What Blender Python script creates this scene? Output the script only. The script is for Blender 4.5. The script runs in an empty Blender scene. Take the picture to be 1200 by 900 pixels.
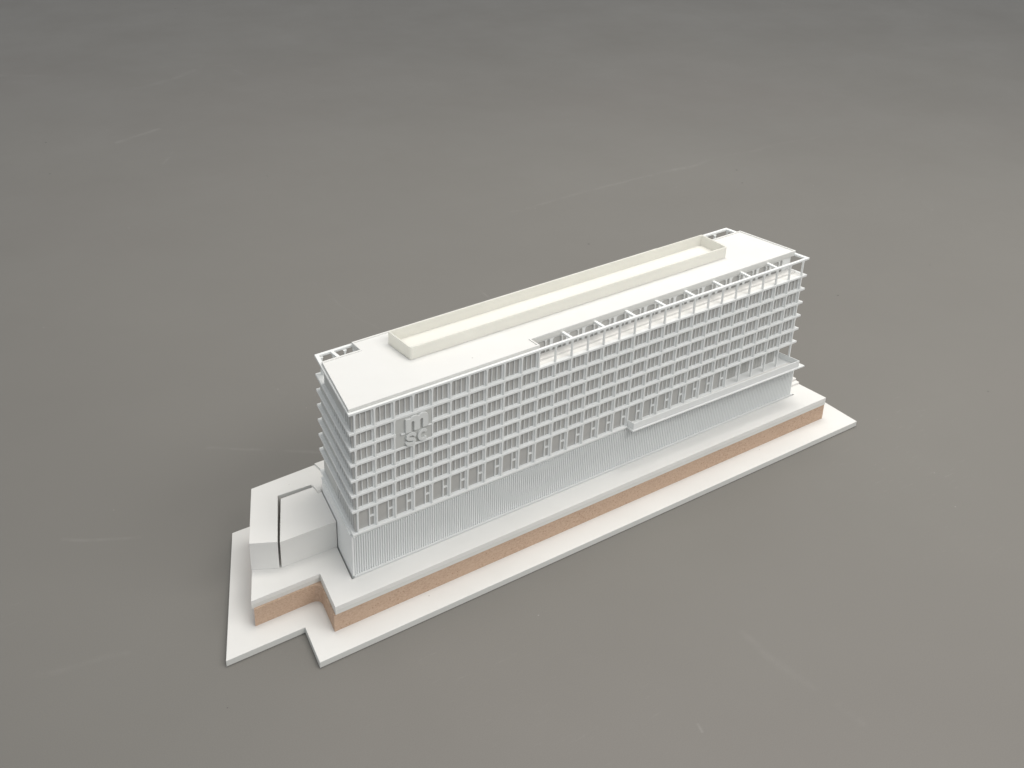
import bpy, bmesh, math, random
from mathutils import Vector, Matrix
from mathutils.geometry import tessellate_polygon
random.seed(4)
S = 0.02            # metres per facade bay of the scale model
H3 = 1.738          # deck height of the site base above the floor, in bays
sc = bpy.context.scene
COL = sc.collection

# ------------------------------------------------------------------ camera
cd = bpy.data.cameras.new('camera'); cam = bpy.data.objects.new('camera', cd); COL.objects.link(cam)
cd.sensor_width = 36.0; cd.lens = 1556.58/1200*36; cd.clip_start = 0.02; cd.clip_end = 100
Rr = Vector((0.79949448, -0.59994593, 0.02955439)); Rd = Vector((-0.28256727, -0.41905874, -0.86287051))
Rf = Vector((0.53006067, 0.6815091, -0.50456023))
Cp = Vector((-24.19523902, -41.98708488, 38.43692574+H3))*S
m = Matrix.Identity(4)
for i in range(3):
    m[i][0] = Rr[i]; m[i][1] = -Rd[i]; m[i][2] = -Rf[i]; m[i][3] = Cp[i]
cam.matrix_world = m
sc.camera = cam

# ------------------------------------------------------------------ world, lamps, exposure
w = bpy.data.worlds.new('World'); sc.world = w; w.use_nodes = True
bg = w.node_tree.nodes['Background']
bg.inputs[0].default_value = (0.97, 0.985, 1.0, 1); bg.inputs[1].default_value = 0.52
def area(name, loc, target, sx, sy, power, color, spread=180):
    l = bpy.data.lights.new(name, 'AREA'); l.shape = 'RECTANGLE'; l.size = sx; l.size_y = sy
    l.energy = power; l.color = color; l.spread = math.radians(spread)
    o = bpy.data.objects.new(name, l); COL.objects.link(o); o.location = loc
    o.rotation_euler = (Vector(target)-Vector(loc)).to_track_quat('-Z', 'Y').to_euler()
    return o
area('ceiling_or_fill_light', (1.0, 0.3, 2.6), (0.85, 0.05, 0), 2.0, 1.0, 13.0, (1.0, 0.965, 0.905), 90)
area('ceiling_or_fill_light', (0.75, -1.65, 2.0), (0.4, 0.0, 0.05), 2.4, 0.8, 18, (1.0, 0.98, 0.955), 130)  # added fill lamp, no ceiling fixture; brightens the front faces
area('window_light', (-2.6, -1.3, 1.5), (0.2, 0.0, 0.1), 2.0, 1.4, 11, (0.80, 0.91, 1.0))
sc.view_settings.view_transform = 'Standard'; sc.view_settings.look = 'None'
sc.view_settings.exposure = 0.0; sc.view_settings.gamma = 1.0
sc.view_settings.use_curve_mapping = False
sc.render.engine = 'CYCLES'
sc.render.resolution_x = 1024; sc.render.resolution_y = 768

# ------------------------------------------------------------------ materials
class NT:
    def __init__(s, name):
        s.m = bpy.data.materials.new(name); s.m.use_nodes = True; s.t = s.m.node_tree
        s.b = s.t.nodes['Principled BSDF']; s.co = s.n('ShaderNodeTexCoord').outputs['Object']
    def n(s, ty, **kw):
        x = s.t.nodes.new(ty)
        for k, v in kw.items(): setattr(x, k, v)
        return x
    def link(s, a, b): s.t.links.new(a, b)
    def noise(s, scale, detail=4, rough=.55, co=None):
        x = s.n('ShaderNodeTexNoise'); x.inputs['Scale'].default_value = scale
        x.inputs['Detail'].default_value = detail; x.inputs['Roughness'].default_value = rough
        s.link(co or s.co, x.inputs['Vector']); return x.outputs['Fac']
    def ramp(s, fac, stops):
        x = s.n('ShaderNodeValToRGB'); e = x.color_ramp.elements
        while len(e) < len(stops): e.new(.5)
        for el, (p, c) in zip(e, stops):
            el.position = p; el.color = (*c, 1) if len(c) == 3 else c
        s.link(fac, x.inputs[0]); return x.outputs[0]
    def mix(s, fac, a, b, mode='MIX'):
        x = s.n('ShaderNodeMix', data_type='RGBA', blend_type=mode)
        for sock, v in ((x.inputs[0], fac), (x.inputs[6], a), (x.inputs[7], b)):
            if isinstance(v, (int, float)): sock.default_value = v
            elif isinstance(v, tuple): sock.default_value = (*v, 1)
            else: s.link(v, sock)
        return x.outputs[2]
    def math(s, op, a, b=0.0, c=None, clamp=False):
        x = s.n('ShaderNodeMath', operation=op, use_clamp=clamp)
        for sock, v in zip(x.inputs, (a, b, c)):
            if v is None: continue
            if isinstance(v, (int, float)): sock.default_value = v
            else: s.link(v, sock)
        return x.outputs[0]
    def bump(s, h, strength, dist):
        x = s.n('ShaderNodeBump'); x.inputs['Strength'].default_value = strength; x.inputs['Distance'].default_value = dist
        s.link(h, x.inputs['Height']); s.link(x.outputs[0], s.b.inputs['Normal'])
    def specks(s, scale, size, seed_off, keep=.5):
        mp = s.n('ShaderNodeMapping'); mp.inputs['Location'].default_value = (seed_off, seed_off*.7, seed_off*.3)
        s.link(s.co, mp.inputs['Vector'])
        v = s.n('ShaderNodeTexVoronoi'); v.inputs['Scale'].default_value = scale
        s.link(mp.outputs[0], v.inputs['Vector'])
        sep = s.n('ShaderNodeSeparateColor'); s.link(v.outputs['Color'], sep.inputs[0])
        a = s.math('LESS_THAN', v.outputs['Distance'], s.math('MULTIPLY', sep.outputs[1], size))
        return s.math('MULTIPLY', a, s.math('LESS_THAN', sep.outputs[0], keep))

def m_white(name, base, rough=.55, speck=True, mott=.035):
    t = NT(name); b = Vector(base)
    f = t.noise(9, 5); c = t.ramp(f, [(.3, tuple(b*(1-mott))), (.7, tuple(b*(1+mott*.4)))])
    f2 = t.noise(45, 3); c = t.mix(t.math('MULTIPLY', t.ramp(f2, [(.5, (0, 0, 0)), (.75, (1, 1, 1))]), .10), c, (b[0]*.86, b[1]*.84, b[2]*.80))
    if speck: c = t.mix(t.math('MULTIPLY', t.specks(75, .075, 3.1, .16), .6), c, (.22, .19, .15))
    t.link(c, t.b.inputs['Base Color']); t.b.inputs['Roughness'].default_value = rough
    t.b.inputs['Specular IOR Level'].default_value = .35
    t.bump(t.noise(2600, 3), .12, .0002)
    return t.m
M_board = m_white('painted_board', (.73, .72, .695))
M_tray = m_white('tray_card', (.76, .75, .70), .5, False)
M_edge_shade = m_white('shaded_cut_edge', (.66, .66, .63), .65)  # darker board tone: shade of the side faces put into the colour
M_roof = m_white('roof_card', (.725, .72, .70), .5)
M_plast = m_white('white_model_plastic', (.79, .80, .79), .45, False)
M_fin = m_white('ribbed_sheet', (.80, .815, .81), .42, False)
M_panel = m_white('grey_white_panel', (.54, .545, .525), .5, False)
M_letter = m_white('letter_plastic', (.68, .69, .675), .45, False)

def m_pane():
    t = NT('grey_acrylic')  # plain mottled grey, slightly glossy
    f = t.noise(60, 4); c = t.ramp(f, [(.3, (.43, .425, .41)), (.7, (.48, .475, .455))])
    t.link(c, t.b.inputs['Base Color']); t.b.inputs['Roughness'].default_value = .28
    t.b.inputs['Specular IOR Level'].default_value = .5
    t.bump(t.noise(120, 3), .1, .0003)
    return t.m
M_pane = m_pane()
def m_frost():
    t = NT('frosted_acrylic'); nt = t.t
    t.b.inputs['Base Color'].default_value = (.84, .825, .755, 1); t.b.inputs['Roughness'].default_value = .35
    tr = t.n('ShaderNodeBsdfTranslucent'); tr.inputs[0].default_value = (.95, .94, .89, 1)
    mx = t.n('ShaderNodeMixShader'); mx.inputs[0].default_value = .38
    t.link(t.b.outputs[0], mx.inputs[1]); t.link(tr.outputs[0], mx.inputs[2])
    t.link(mx.outputs[0], nt.nodes['Material Output'].inputs[0])
    f = t.noise(25, 4); t.link(t.ramp(f, [(.3, (.82, .81, .76)), (.7, (.86, .85, .80))]), t.b.inputs['Base Color'])
    return t.m
M_frost = m_frost()
def m_mdf():
    t = NT('raw_fibreboard')
    mp = t.n('ShaderNodeMapping'); mp.inputs['Scale'].default_value = (1, 1, 1.6); t.link(t.co, mp.inputs[0])
    f = t.noise(420, 5, .7, mp.outputs[0]); c = t.ramp(f, [(.28, (.37, .255, .185)), (.5, (.50, .36, .265)), (.75, (.58, .44, .335))])
    g = t.noise(14, 4); c = t.mix(t.math('MULTIPLY', t.ramp(g, [(.4, (0, 0, 0)), (.7, (1, 1, 1))]), .35), c, (.53, .39, .29))
    c = t.mix(t.math('MULTIPLY', t.specks(330, .28, 9.3, .25), .55), c, (.27, .15, .09))
    t.link(c, t.b.inputs['Base Color']); t.b.inputs['Roughness'].default_value = .85
    t.b.inputs['Specular IOR Level'].default_value = .2
    t.bump(t.noise(900, 4), .5, .0004)
    return t.m
M_mdf = m_mdf()
def m_floor():
    t = NT('worn_resin_floor')
    geo = t.n('ShaderNodeNewGeometry'); t.co = geo.outputs['Position']
    c = t.ramp(t.noise(1.1, 5, .6), [(.3, (.170, .161, .1455)), (.7, (.196, .186, .168))])
    c = t.mix(t.math('MULTIPLY', t.ramp(t.noise(.8, 3, .5), [(.5, (0, 0, 0)), (.7, (1, 1, 1))]), .35), c, (.197, .174, .162))
    c = t.mix(.22, c, t.ramp(t.noise(900, 3, .7), [(.3, (.138, .133, .124)), (.7, (.227, .22, .205))]))
    # patches of fine abrasion
    mp = t.n('ShaderNodeMapping'); mp.inputs['Scale'].default_value = (1, 6, 1); mp.inputs['Rotation'].default_value = (0, 0, .5); t.link(t.co, mp.inputs[0])
    ab = t.math('MULTIPLY', t.ramp(t.noise(34, 6, .7, mp.outputs[0]), [(.60, (0, 0, 0)), (.72, (1, 1, 1))]),
                t.ramp(t.noise(2.3, 3), [(.56, (0, 0, 0)), (.70, (1, 1, 1))]))
    scuff = t.math('MULTIPLY', ab, .16)
    # single scuffs: wobbling soft lines with broken strength, laid at their places on the floor
    sep = t.n('ShaderNodeSeparateXYZ'); dist = t.n('ShaderNodeVectorMath', operation='ADD')
    nz = t.n('ShaderNodeTexNoise'); nz.inputs['Scale'].default_value = 9; t.link(t.co, nz.inputs['Vector'])
    sb = t.n('ShaderNodeVectorMath', operation='SUBTRACT'); t.link(nz.outputs['Color'], sb.inputs[0]); sb.inputs[1].default_value = (.5, .5, .5)
    sm = t.n('ShaderNodeVectorMath', operation='SCALE'); t.link(sb.outputs[0], sm.inputs[0]); sm.inputs['Scale'].default_value = .03
    t.link(t.co, dist.inputs[0]); t.link(sm.outputs[0], dist.inputs[1]); t.link(dist.outputs[0], sep.inputs[0])
    X, Y = sep.outputs[0], sep.outputs[1]
    br = t.ramp(t.noise(28, 4, .7), [(.36, (0, 0, 0)), (.62, (1, 1, 1))])
    def seg(x0, y0, x1, y1, wd, st):
        x0, y0, x1, y1 = x0*S, y0*S, x1*S, y1*S; dx, dy = x1-x0, y1-y0; L2 = dx*dx+dy*dy; wd *= .65
        px = t.math('SUBTRACT', X, x0); py = t.math('SUBTRACT', Y, y0)
        u = t.math('DIVIDE', t.math('ADD', t.math('MULTIPLY', px, dx), t.math('MULTIPLY', py, dy)), L2, clamp=True)
        ex = t.math('SUBTRACT', px, t.math('MULTIPLY', u, dx)); ey = t.math('SUBTRACT', py, t.math('MULTIPLY', u, dy))
        d = t.math('SQRT', t.math('ADD', t.math('MULTIPLY', ex, ex), t.math('MULTIPLY', ey, ey)))
        k = t.math('SUBTRACT', 1, t.math('DIVIDE', d, wd*S), clamp=True)
        return t.math('MULTIPLY', t.math('MULTIPLY', k, br), st*.38)
    for a in [(21.8, 76.4, 26, 77.2, .8, .22), (26, 77.2, 30.4, 79.7, .7, .3), (30.4, 79.7, 32.5, 78.4, .5, .22), (32.5, 78.4, 32.4, 74.5, .5, .2),
              (14.6, 63.2, 18.7, 64.6, .5, .5), (15.8, 56.8, 17.5, 58.8, .32, .38), (24, 24.6, 23.6, 22.5, .14, .5),
              (14.9, 31, 15, 22.8, .12, .22), (33.8, 33.3, 42.3, 33.2, .4, .25), (42.3, 33.2, 47.8, 33.2, .35, .3), (47.8, 33.2, 54.5, 33.1, .5, .38),
              (54.5, 33.1, 67.3, 32, .5, .16), (13.3, -11.6, 13.2, -18.7, .5, .15), (7.7, -14.6, 7.5, -15.1, .12, .5),
              (12.4, 86.7, 16.2, 84.4, .8, .3), (0, 16.3, 4.9, 12.2, .3, .3), (-9.5, 12.5, -6.3, 10.7, .3, .3), (-14, 4, -10, 3, .4, .16)]:
        scuff = t.math('MAXIMUM', scuff, seg(*a))
    lt = t.math('MULTIPLY', t.specks(34, .042, 1.7, .45), .35)
    scuff = t.math('MAXIMUM', scuff, lt)
    c = t.mix(scuff, c, (.45, .44, .41))
    c = t.mix(t.math('MULTIPLY', t.specks(22, .045, 7.9, .3), .6), c, (.06, .055, .05))
    t.link(c, t.b.inputs['Base Color'])
    r = t.ramp(t.noise(5, 5, .6), [(.3, (.36, .36, .36)), (.7, (.46, .46, .46))])
    t.link(t.math('ADD', r, t.math('MULTIPLY', scuff, .2)), t.b.inputs['Roughness'])
    t.b.inputs['Specular IOR Level'].default_value = .3
    t.bump(t.noise(700, 3, .6), .12, .0004)
    return t.m
M_floor = m_floor()

# ------------------------------------------------------------------ geometry helpers (all in bays; z = 0 is the deck of the site base)
def V(x, y, z): return Vector((x, y, z))*S
def add_prism(bm, poly, z0, z1, holes=()):
    """vertical prism over an XY polygon, with holes"""
    loops = [list(poly)]+[list(h) for h in holes]
    pts = [p for l in loops for p in l]
    lo = [bm.verts.new(V(x, y, z0)) for x, y in pts]; hi = [bm.verts.new(V(x, y, z1)) for x, y in pts]
    if holes:
        for a, b, c in tessellate_polygon([[Vector((x, y, 0)) for x, y in l] for l in loops]):
            for vs in ((hi[a], hi[b], hi[c]), (lo[c], lo[b], lo[a])):
                try: bm.faces.new(vs)
                except ValueError: pass
    else:
        bm.faces.new(hi); bm.faces.new(lo[::-1])
    k = 0
    for l in loops:
        n = len(l)
        for i in range(n):
            j = (i+1) % n
            bm.faces.new((lo[k+i], lo[k+j], hi[k+j], hi[k+i]))
        k += n
def add_box(bm, x0, x1, y0, y1, z0, z1): add_prism(bm, [(x0, y0), (x1, y0), (x1, y1), (x0, y1)], z0, z1)
def add_plate(bm, poly, y0, y1, holes=()):
    """upright plate: XZ polygon with holes, between y0 (front) and y1"""
    loops = [list(poly)]+[list(h) for h in holes]
    pts = [p for l in loops for p in l]
    fr = [bm.verts.new(V(x, y0, z)) for x, z in pts]; bk = [bm.verts.new(V(x, y1, z)) for x, z in pts]
    for a, b, c in tessellate_polygon([[Vector((x, z, 0)) for x, z in l] for l in loops]):
        for vs in ((fr[a], fr[b], fr[c]), (bk[c], bk[b], bk[a])):
            try: bm.faces.new(vs)
            except ValueError: pass
    k = 0
    for l in loops:
        n = len(l)
        for i in range(n):
            j = (i+1) % n
            bm.faces.new((fr[k+i], fr[k+j], bk[k+j], bk[k+i]))
        k += n
def mesh(name, bm, mat, origin=(0, 0, 0)):
    bmesh.ops.recalc_face_normals(bm, faces=bm.faces)
    bmesh.ops.translate(bm, verts=bm.verts, vec=-V(*origin))
    me = bpy.data.meshes.new(name); bm.to_mesh(me); bm.free()
    me.materials.append(mat); return me
ROOT = {}
def empty(name, loc):
    o = bpy.data.objects.new(name, None); COL.objects.link(o); o.location = V(loc[0], loc[1], loc[2]+H3)
    o.empty_display_size = .02; ROOT[o.name] = loc; return o
def place(name, me, parent, loc=(0, 0, 0), base=None):
    """loc in bays; base is the world position (bays) of the parent's origin"""
    o = bpy.data.objects.new(name, me); COL.objects.link(o); o.parent = parent
    b = base if base is not None else ROOT[parent.name]
    o.location = V(loc[0]-b[0], loc[1]-b[1], loc[2]-b[2]); ROOT[o.name] = loc
    return o
def part(name, bm, mat, parent, origin=(0, 0, 0)):
    return place(name, mesh(name, bm, mat, origin), parent, origin)
def bevel(o, w=.012, seg=2):
    md = o.modifiers.new('bevel', 'BEVEL'); md.width = w*S; md.segments = seg; md.limit_method = 'ANGLE'; md.angle_limit = math.radians(40)
    return o
def box(name, parent, mat, *b):
    bm = bmesh.new(); add_box(bm, *b)
    return part(name, bm, mat, parent, ((b[0]+b[1])/2, (b[2]+b[3])/2, b[4]))
def prism(name, parent, mat, poly, z0, z1, holes=()):
    bm = bmesh.new(); add_prism(bm, poly, z0, z1, holes)
    return part(name, bm, mat, parent, (poly[0][0], poly[0][1], z0))

# ------------------------------------------------------------------ floor
bm = bmesh.new(); s_ = 900
bm.faces.new([bm.verts.new(V(x, y, 0)) for x, y in ((-s_, -s_), (s_, -s_), (s_, s_), (-s_, s_))])
me = bpy.data.meshes.new('floor'); bm.to_mesh(me); bm.free(); me.materials.append(M_floor)
fl = bpy.data.objects.new('floor', me); COL.objects.link(fl); fl['kind'] = 'structure'
fl['label'] = 'grey resin floor with faint pale scuffs'

# ------------------------------------------------------------------ site base
T1, H2 = .445, 1.397
LS = .2635                                   # skew of the building's left end (dx per dy)
base = empty('site_base', (13.0, 2.5, -H3))
base['label'] = 'stepped white display base with raw brown fibreboard edge, lying on the grey floor'
base['category'] = 'model base'
bb = bevel(prism('base_board', base, M_board, [(-6.963, -.292), (-3.074, -.298), (-3.689, -2.695), (31.588, -2.695), (31.68, -.28), (31.98, 7.85), (-2.56, 7.9)], -H3+.015, -H2), .02)
def arc(cx, cy, r, a0, a1, n=6): return [(cx+r*math.cos(math.radians(a0+(a1-a0)*i/n)), cy+r*math.sin(math.radians(a0+(a1-a0)*i/n))) for i in range(n+1)]
core = [(-4.86, 1.02), (-1.98, 1.03)]+[(-1.80, 1.00), (-1.68, .92), (-1.62, .78), (-1.63, .60)]+[(-2.14, -1.33), (30.14, -1.33), (30.0, .55), (29.7, 6.9), (-1.77, 6.86)]
prism('fibreboard_core', base, M_mdf, core, -H2, -T1)
bb.data.materials.append(M_edge_shade)
for f in bb.data.polygons:
    if abs(f.normal.z) < .5: f.material_index = 1  # upright faces get the darker tone with shade painted in
# the deck: two laminated sheets, with a recess cut round the building
hole = [(-.46, -.085), (28.90, -.085), (28.2, 4.9), (28.1, 5.2), (.98, 5.2)]
cap = [(-4.926, 1.121), (-1.435, 1.106), (-2.077, -1.357), (30.163, -1.357), (30.04, .58), (29.75, 7.0), (-1.80, 6.93)]
bevel(prism('top_board', base, M_board, cap, -.235, 0, [hole]), .014)
cap2 = [(-4.915, 1.132), (-1.424, 1.117), (-2.066, -1.35), (30.155, -1.35), (30.03, .57), (29.73, 6.98), (-1.79, 6.91)]
prism('lower_board', base, M_edge_shade, cap2, -T1, -.238)
# annex terraces at the left and behind
ZA = 1.51
prism('side_block', base, M_board, [(-2.66, 2.47), (.235, 2.40), (.90, 4.93), (.69, 4.88), (.735, 5.46), (-1.0, 5.47)], .003, 1.455)
bevel(prism('terrace_block', base, M_board, [(-3.884, 3.107), (-2.765, 2.50), (-1.03, 5.71), (.745, 5.62), (.70, 5.50), (.99, 5.48), (2.3, 5.48), (29.5, 5.48), (29.5, 7.0), (1.76, 7.03), (-1.80, 6.925)], .003, ZA), .012)
prism('terrace_sheet', base, M_board, [(.748, 5.605), (.70, 4.87), (1.08, 4.97), (1.30, 5.47), (1.3, 5.605)], 1.458, 1.5)
prism('terrace_sheet', base, M_board, [(.76, 5.60), (.73, 4.93), (1.08, 5.02), (1.28, 5.46), (1.28, 5.60)], 1.503, 1.535)
prism('raised_slab', base, M_board, [(1.74, 5.5), (29.3, 5.5), (29.3, 6.97), (1.71, 7.0)], ZA+.003, ZA+.1)
# stair running up behind the right end
n = 11
for k in range(n):
    y0 = .60+k*.25; z1 = .135*(k+1)
    xr = 30.03-.012*k
    bevel(prism('step', base, M_board, [(28.75, y0), (xr, y0), (xr-.06, 5.47), (28.4, 5.47)] if k < n-1 else [(28.6, y0), (xr, y0), (xr-.03, 5.47), (28.4, 5.47)], .003+.135*k, z1), .008, 1)
box('landing', base, M_board, 28.3, 29.5, 4.6, 5.475, 1.488, 1.515)

# ------------------------------------------------------------------ the building
Z = [2.3992, 3.6387, 4.4625, 5.2778, 6.0932, 6.9081, 7.7184, 8.7119]
bld = empty('model_building', (14.0, 2.5, 0))
bld['label'] = 'white scale model of a long slab office building with gridded facade and raised msc letters'
bld['category'] = 'model building'
YF, YB = -.062, 5.33
def xl(y, off=0): return -.305+(y-YF)*LS+off          # left edge of the floor plates
def xr_(y, off=0): return 28.40-(y-YF)*.175-off       # right edge
def outline(i_l, i_f, i_b=None, i_r=None):
    i_b = i_f if i_b is None else i_b; i_r = i_l if i_r is None else i_r
    y0, y1 = YF+i_f, YB-i_b
    return [(xl(y0, i_l), y0), (xr_(y0, i_r), y0), (xr_(y1, i_r), y1), (xl(y1, i_l), y1)]
# podium with its ribbed front
pl = [(-.335, .06), (28.72, .06), (27.95, 4.9), (.94, 4.9)]
prism('podium_wall', bld, M_plast, pl, -.25, Z[0]-.185)
prism('podium_top', bld, M_plast, [(-.33, .20), (28.66, .20), (27.94, 4.88), (.90, 4.88)], Z[0]-.182, Z[0]-.108)
box('podium_plinth', bld, M_plast, -.27, 28.79, -.03, .058, -.25, .075)
box('podium_corner', bld, M_plast, -.337, -.245, -.012, .058, .078, Z[0]-.19)
bm = bmesh.new(); add_prism(bm, [(-.028, 0), (-.022, -.075), (.022, -.075), (.028, 0)], 0, Z[0]-.30)
fin = mesh('fin', bm, M_fin)
for k in range(231): place('fin', fin, bld, (-.19+k*.125, .058, .085))
# floor plates
for k in range(0, 7):
    o = outline(0, 0)
    if k == 5: o = [o[0], (2.05, YF), (2.05, .05), (3.95, .05), (3.95, YF)]+o[1:]
    bevel(prism('floor_plate', bld, M_plast, o, Z[k]-.105, Z[k]+.015), .012, 1)
# columns of the front, a slim haunched post each
def col_mesh(h, hs):
    """post from 0 to h; hs = heights (under the plates) where it flares"""
    bm = bmesh.new(); wd = .048
    prof = []
    zs = [(0, wd)]
    for z in hs: zs += [(z-.15, wd), (z-.05, wd+.03), (z, wd+.065)]; zs += [(z+.001, wd)] if z < h-.01 else []
    l = [(-ww, z) for z, ww in zs]; r = [(ww, z) for z, ww in zs][::-1]
    add_plate(bm, r[::-1]+l[::-1], -.034, .13)
    return mesh('column', bm, M_plast)
ZB = Z[0]+.017
def seg_posts(x, k0, k1):
    for k in range(k0, k1):
        top = Z[k+1]-.107
        yield k, Z[k]+.017, top
cols = {}
def column(x, k0, k1, y=0., name='column', ztop=None):
    # one object: the post between floor k0 and floor k1, passing the plates as shallow nodes
    key = (k0, k1, name)
    if key not in cols:
        bm = bmesh.new()
        for k in range(k0, k1):
            a = Z[k]+.017-(ZB); b = Z[k+1]-.107-ZB; wd = .038
            pts = [(-wd, a), (wd, a), (wd, b-.16), (wd+.012, b-.07), (wd+.045, b), (-wd-.045, b), (-wd-.012, b-.07), (-wd, b-.16)]
            add_plate(bm, pts, -.040, .055)
            if k+1 < k1:                         # node where the post crosses the plate
                add_box(bm, -.042, .042, YF-.006, YF-.001, Z[k+1]-.102-ZB, Z[k+1]+.012-ZB)
        cols[key] = mesh(name, bm, M_plast)
    return place(name, cols[key], bld, (x, y, ZB))
for n_ in range(29):
    if n_ == 3: column(n_, 0, 4); column(n_, 6, 7)
    else: column(n_, 0, 7)
# windows: frame with arched corners and mullions, a grey pane as its child
fr_cache, pn_cache = {}, {}
def arched(x0, x1, z0, z1, r, n=4):
    return [(x0, z0), (x1, z0)]+[(x1-r+r*math.cos(math.pi/2*i/n), z1-r+r*math.sin(math.pi/2*i/n)) for i in range(n+1)] + \
           [(x0+r-r*math.sin(math.pi/2*i/n), z1-r+r*math.cos(math.pi/2*i/n)) for i in range(n+1)]
def window(i, k, kind='plain'):
    h = Z[k+1]-Z[k]-.105-.017
    key = (round(h, 3), kind)
    if key not in fr_cache:
        bm = bmesh.new(); t = .03
        if kind == 'plain':
            add_plate(bm, [(.002, 0), (.998, 0), (.998, h), (.002, h)], .057, .125, [arched(.06, .885, t, h-.035, .12)])
            for mx in (.335, .625): add_box(bm, mx-.017, mx+.017, .062, .123, t, h-.036)
        else:
            add_plate(bm, [(.002, 0), (.998, 0), (.998, h), (.002, h)], .057, .125, [arched(.06, .64, t, h-.035, .13), [(.69, t), (.89, t), (.89, h*.46), (.69, h*.46)],
                      [(.69, h*.53), (.89, h*.53), (.89, h-.11), (.85, h-.05), (.80, h-.035), (.69, h-.035)]])
        fr_cache[key] = mesh('window', bm, M_plast)
        bm = bmesh.new(); add_box(bm, .03, .97, .13, .155, 0.003, h-.003)
        pn_cache[key] = mesh('pane', bm, M_pane)
    o = place('window', fr_cache[key], bld, (i, 0, Z[k]+.017))
    p = bpy.data.objects.new('pane', pn_cache[key]); COL.objects.link(p); p.parent = o
for k in range(7):
    for i in range(28):
        if k == 0: window(i, k, 'door') if i < 23 else None
        elif k == 6: window(i, k) if i < 10 else None
        elif k in (4, 5) and i in (2, 3): continue
        else: window(i, k)
# inner walls behind the glass line (floor by floor), left end and back
for k in range(7):
    z0, z1 = Z[k]+.017, Z[k+1]-.107
    # glazed corner pane to the left of the first column
    box('corner_pane', bld, M_pane, -.118, .001, .06, .088, z0, z1)
    ys = [.09, 2.85, 4.35 if k == 6 else 5.12]
    if k == 6: ys[1] = .9
    def skew(name, mat, ya, yb, dx, th, za, zb):
        bm = bmesh.new(); X0 = lambda y: xl(y, .165+dx)
        add_prism(bm, [(X0(ya), ya), (X0(ya)+th, ya), (X0(yb)+th, yb), (X0(yb), yb)], za, zb)
        return part(name, bm, mat, bld, (X0(ya), ya, za))
    skew('side_pane', M_pane, .09, ys[1], .012, .03, z0, z1)
    if k < 6:
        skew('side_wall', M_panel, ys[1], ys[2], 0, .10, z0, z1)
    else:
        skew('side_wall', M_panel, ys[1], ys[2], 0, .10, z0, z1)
    cnt = int((ys[1]-.3)/.30)
    for q in range(cnt+1):
        y = .38+q*.30
        skew('side_mullion', M_plast, y, y+.035, -.03, .042, z0, z1)
    # back wall
    yb = 5.12 if k < 6 else 4.3
    xa = xl(yb, .17)+.1; xb = xr_(yb, .2)
    if k < 6: box('back_wall', bld, M_plast, xa, xb, yb-.08, yb, z0, z1)
    # right end wall
    bm = bmesh.new()
    ya = .55 if k == 0 else (.95 if k == 6 else .22)
    off = .42 if k else .95
    if k == 0: poly = [(27.32, ya), (27.42, ya), (xr_(5.0, .5), 5.03), (xr_(5.0, .6), 5.03)]
    else: poly = [(xr_(ya, off), ya), (xr_(ya, off-.08), ya), (xr_(5.0 if k < 6 else 4.3, off-.08), 5.03 if k < 6 else 4.3), (xr_(5.0 if k < 6 else 4.3, off), 5.03 if k < 6 else 4.3)]
    add_prism(bm, poly, z0, z1); part('end_wall', bm, M_plast, bld, (poly[0][0], poly[0][1], z0))
# posts under the rail along the back
for x in [1.36, 1.98]+[2.6]+[21.5+.98*j for j in range(7)]:
    column(x, 6, 7, 5.12, 'rear_column')
box('back_wall', bld, M_plast, 3.0, 22.0, 5.04, 5.12, Z[6]+.017, Z[7]-.107)
for xa, xb, yw in ((.9, 3.05, 4.30), (21.9, 27.5, 4.30)):
    box('back_wall', bld, M_plast, xa+.1, xb, yw-.06, yw, Z[6]+.017, Z[7]-.107)
box('back_wall', bld, M_plast, 2.98, 3.06, 4.30, 5.04, Z[6]+.017, Z[7]-.107)

# loggia at the right of the lowest office floor
z0, z1 = Z[0]+.017, Z[1]-.107
for i in range(23, 27):
    xa = i+.30-(.02 if i == 23 else 0); xb = i+1.30
    h = z1-z0
    bm = bmesh.new()
    add_plate(bm, [(0, 0), (1.0, 0), (1.0, h), (0, h)], 0, .06, [[(.05, .03), (.95, .03), (.95, h-.03), (.05, h-.03)]])
    o = part('loggia_window', bm, M_plast, bld); b = bld; o.location = V(xa-14, .42-2.5, z0)
    ROOT[o.name] = (xa, .42, z0)
    bm = bmesh.new(); add_box(bm, .04, .96, .045, .07, .02, h-.02); p = mesh('pane', bm, M_pane)
    q = bpy.data.objects.new('pane', p); COL.objects.link(q); q.parent = o
    bm = bmesh.new()
    for mx in (.27, .5, .73): add_box(bm, mx-.012, mx+.012, .025, .044, .03, h-.03)
    q = bpy.data.objects.new('glazing_bar', mesh('glazing_bar', bm, M_panel)); COL.objects.link(q); q.parent = o
box('loggia_wall', bld, M_plast, 22.95, 23.27, .17, .5, z0, z1)
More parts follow.
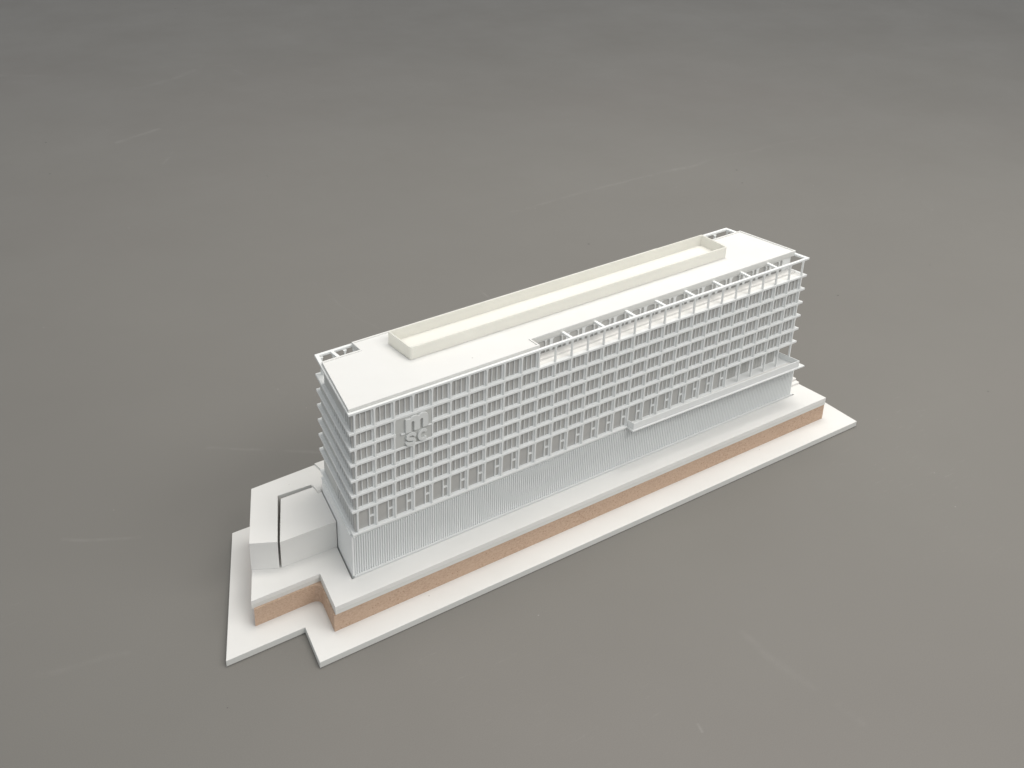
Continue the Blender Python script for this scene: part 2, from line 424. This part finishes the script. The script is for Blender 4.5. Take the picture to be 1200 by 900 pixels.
# balcony
bl = [(15.96, -.52), (28.50, -.77), (28.50, -.77), (27.9, 2.9), (27.3, 2.9), (27.3, .1), (15.97, .1)]
bl = [(15.96, -.52), (28.52, -.775), (27.95, 2.9), (27.2, 2.9), (27.6, -.066), (15.975, -.066)]
bevel(prism('balcony_slab', bld, M_plast, bl, Z[0]-.115, Z[0]-.03), .01, 1)
bm = bmesh.new(); add_prism(bm, [(16.0, -.068), (16.04, -.47), (28.12, -.70), (27.55, 2.8), (27.50, 2.8), (28.065, -.65), (16.09, -.42), (16.055, -.068)], Z[0]-.027, Z[0]+.36)
bevel(part('parapet', bm, M_plast, bld, (16, -.07, Z[0])), .008, 1)
prism('balcony_floor', bld, M_board, [(16.06, -.40), (28.04, -.63), (27.5, 2.7), (27.44, 2.7), (27.44, .40), (23.3, .40), (23.3, -.064), (16.06, -.064)], Z[0]-.026, Z[0]+.012) if False else \
prism('balcony_floor', bld, M_board, [(16.095, -.41), (28.05, -.64), (27.98, -.066), (16.095, -.066)], Z[0]-.027, Z[0]+.012)

# recessed top storey behind the roof terrace
z0, z1 = Z[6]+.017, Z[7]-.13
h = z1-z0
bm = bmesh.new()
add_plate(bm, [(0, 0), (1, 0), (1, h), (0, h)], 0, .06, [arched(.09, .64, .02, h-.10, .13), arched(.70, .91, .02, h-.10, .08)])
tw = mesh('terrace_window', bm, M_plast)
bm = bmesh.new(); add_box(bm, .03, .97, .065, .085, .01, h-.02); tp = mesh('pane', bm, M_pane)
for i in range(17):
    o = place('terrace_window', tw, bld, (10.42+i, .86, z0))
    p = bpy.data.objects.new('pane', tp); COL.objects.link(p); p.parent = o
box('terrace_wall', bld, M_plast, 9.97, 10.05, .03, .95, z0, z1)
box('terrace_wall', bld, M_plast, 10.055, 10.415, .86, .94, z0, z1)
box('terrace_wall', bld, M_plast, 27.425, 27.95, .86, .94, z0, z1)
prism('terrace_deck', bld, M_board, [(10.06, .43), (28.0, .43), (27.93, .855), (10.06, .855)], Z[6]+.02, Z[6]+.125)
prism('terrace_edge', bld, M_board, [(10.06, .13), (28.20, .13), (28.16, .425), (10.06, .425)], Z[6]+.019, Z[6]+.024)

# roof slab with its shallow lip, the open rail round it and the cross beams
XN = 22.0
slab = [(-.215, .082), (10.10, .082), (10.10, .77), (28.19, .77), (27.555, 4.36), (XN, 4.36), (XN, 5.17), (2.99, 5.17), (2.94, 4.34), (.935, 4.34)]
ZR = Z[7]+.12
rs = bevel(prism('roof_slab', bld, M_roof, slab, Z[7]-.125, ZR), .01, 1)
rs.data.materials.append(M_edge_shade)
for f in rs.data.polygons:
    if abs(f.normal.z) < .5: f.material_index = 1  # slab sides darkened by colour to deepen their shade
def inset(poly, d):
    out = []; n = len(poly)
    for i in range(n):
        p0, p1, p2 = Vector(poly[i-1]), Vector(poly[i]), Vector(poly[(i+1) % n])
        e1 = (p1-p0).normalized(); e2 = (p2-p1).normalized()
        n1 = Vector((-e1.y, e1.x)); n2 = Vector((-e2.y, e2.x))
        b = (n1+n2); b = b/(b.dot(n1)); q = p1+b*d; out.append((q.x, q.y))
    return out
so = inset(slab, .004); si = inset(slab, .085)
bevel(prism('roof_lip', bld, M_roof, so, ZR+.001, ZR+.05, [si[::-1]]), .006, 1)
ro = outline(0, 0); ri = outline(.19, .135, .16, .19)
bevel(prism('roof_rail', bld, M_plast, ro, Z[7]-.10, Z[7]+.015, [ri[::-1]]), .012, 1)
for x in (12, 14, 16, 18, 20, 22, 24, 26):
    box('cross_beam', bld, M_plast, x-.075, x+.075, .074, .768, Z[7]-.09, Z[7]+.012)
box('cross_beam', bld, M_plast, 1.86, 2.02, 4.342, 5.165, Z[7]-.09, Z[7]+.012)

# frosted tray on the roof
def rrect(x0, x1, y0, y1, r, n=4):
    return arc(x1-r, y0+r, r, -90, 0, n)+arc(x1-r, y1-r, r, 0, 90, n)+arc(x0+r, y1-r, r, 90, 180, n)+arc(x0+r, y0+r, r, 180, 270, n)
tx0, tx1, ty0, ty1 = 4.36, 24.39, 2.27, 4.21
bm = bmesh.new(); add_prism(bm, rrect(tx0, tx1, ty0, ty1, .09), ZR+.012, Z[7]+.7575, [rrect(tx0+.075, tx1-.075, ty0+.075, ty1-.075, .05)[::-1]])
tr = bevel(part('roof_tray', bm, M_frost, bld, (tx0, ty0, ZR)), .012, 2)
tr['label'] = 'long open-topped cream frosted plastic tray'
bm = bmesh.new(); add_prism(bm, rrect(tx0+.077, tx1-.077, ty0+.077, ty1-.077, .05), ZR+.012, ZR+.06)
o = mesh('tray_floor', bm, M_frost, (tx0, ty0, ZR)); q = bpy.data.objects.new('tray_floor', o); o.materials[0] = M_tray; COL.objects.link(q); q.parent = tr

# sign: plain panel over two bays and two storeys, raised letters
pz0, pz1 = Z[4]+.017, Z[6]-.107
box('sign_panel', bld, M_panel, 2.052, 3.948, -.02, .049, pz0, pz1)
for a, b in ((2.054, 2.50), (3.74, 3.946)): box('sign_ridge', bld, M_panel, a, b, -.036, -.021, Z[5]-.06, Z[5]-.01)
box('sign_bar', bld, M_plast, 2.31, 2.52, -.10, -.021, 6.775, 6.825)
box('sign_bar', bld, M_plast, 3.735, 3.93, -.10, -.021, 6.79, 6.84)
def stroke(bm, pts, wd, y0, y1, nx=1.0):
    """flat ribbon along pts (x,z) with rounded ends"""
    P = [Vector(p) for p in pts]; L, R = [], []
    for i, p in enumerate(P):
        d = (P[min(i+1, len(P)-1)]-P[max(i-1, 0)]).normalized(); nn = Vector((-d.y, d.x))
        L.append(p+nn*wd/2); R.append(p-nn*wd/2)
    def cap_(p, d, sgn):
        a = math.atan2(d.y, d.x); return [p+Vector((math.cos(a+sgn*t_), math.sin(a+sgn*t_)))*wd/2 for t_ in (-math.pi/3, -math.pi/6, 0, math.pi/6, math.pi/3)]
    d0 = (P[0]-P[1]).normalized(); d1 = (P[-1]-P[-2]).normalized()
    poly = R+cap_(P[-1], d1, 1)+L[::-1]+cap_(P[0], d0, 1)
    add_plate(bm, [(v.x, v.y) for v in poly], y0, y1)
def arcz(cx, cz, rx, rz, a0, a1, n=10): return [(cx+rx*math.cos(math.radians(a0+(a1-a0)*i/n)), cz+rz*math.sin(math.radians(a0+(a1-a0)*i/n))) for i in range(n+1)]
LY0, LY1 = -.135, -.022
# m: one outline with two counters open at the foot
mo = [(2.53, 6.80), (2.53, 7.52), (2.79, 7.50)]
mo += [(2.86, 7.56), (2.95, 7.59), (3.05, 7.59), (3.14, 7.56), (3.20, 7.51)]
mo += [(3.28, 7.57), (3.38, 7.595), (3.50, 7.595), (3.60, 7.56), (3.68, 7.49), (3.72, 7.38), (3.725, 7.25), (3.725, 6.83)]
mo += [(3.435, 6.83), (3.435, 7.27), (3.40, 7.33), (3.34, 7.33), (3.285, 7.27), (3.285, 6.82), (2.975, 6.81), (2.975, 7.27), (2.94, 7.33), (2.86, 7.33), (2.82, 7.27), (2.82, 6.80)]
bm = bmesh.new(); add_plate(bm, mo, LY0, LY1); bevel(part('letter', bm, M_letter, bld, (3.1, LY1, 6.8)), .014, 1)
bm = bmesh.new()
s_pts = [(3.01, 6.585), (2.95, 6.655), (2.85, 6.68), (2.72, 6.675), (2.63, 6.62), (2.62, 6.53), (2.68, 6.46), (2.80, 6.42), (2.92, 6.385), (2.985, 6.32), (2.975, 6.23), (2.89, 6.165), (2.77, 6.155), (2.66, 6.19), (2.60, 6.26)]
stroke(bm, s_pts, .155, LY0, LY1); bevel(part('letter', bm, M_letter, bld, (2.8, LY1, 6.1)), .014, 1)
bm = bmesh.new(); stroke(bm, arcz(3.445, 6.435, .21, .235, 50, 308, 16), .15, LY0, LY1); bevel(part('letter', bm, M_letter, bld, (3.4, LY1, 6.1)), .014, 1)
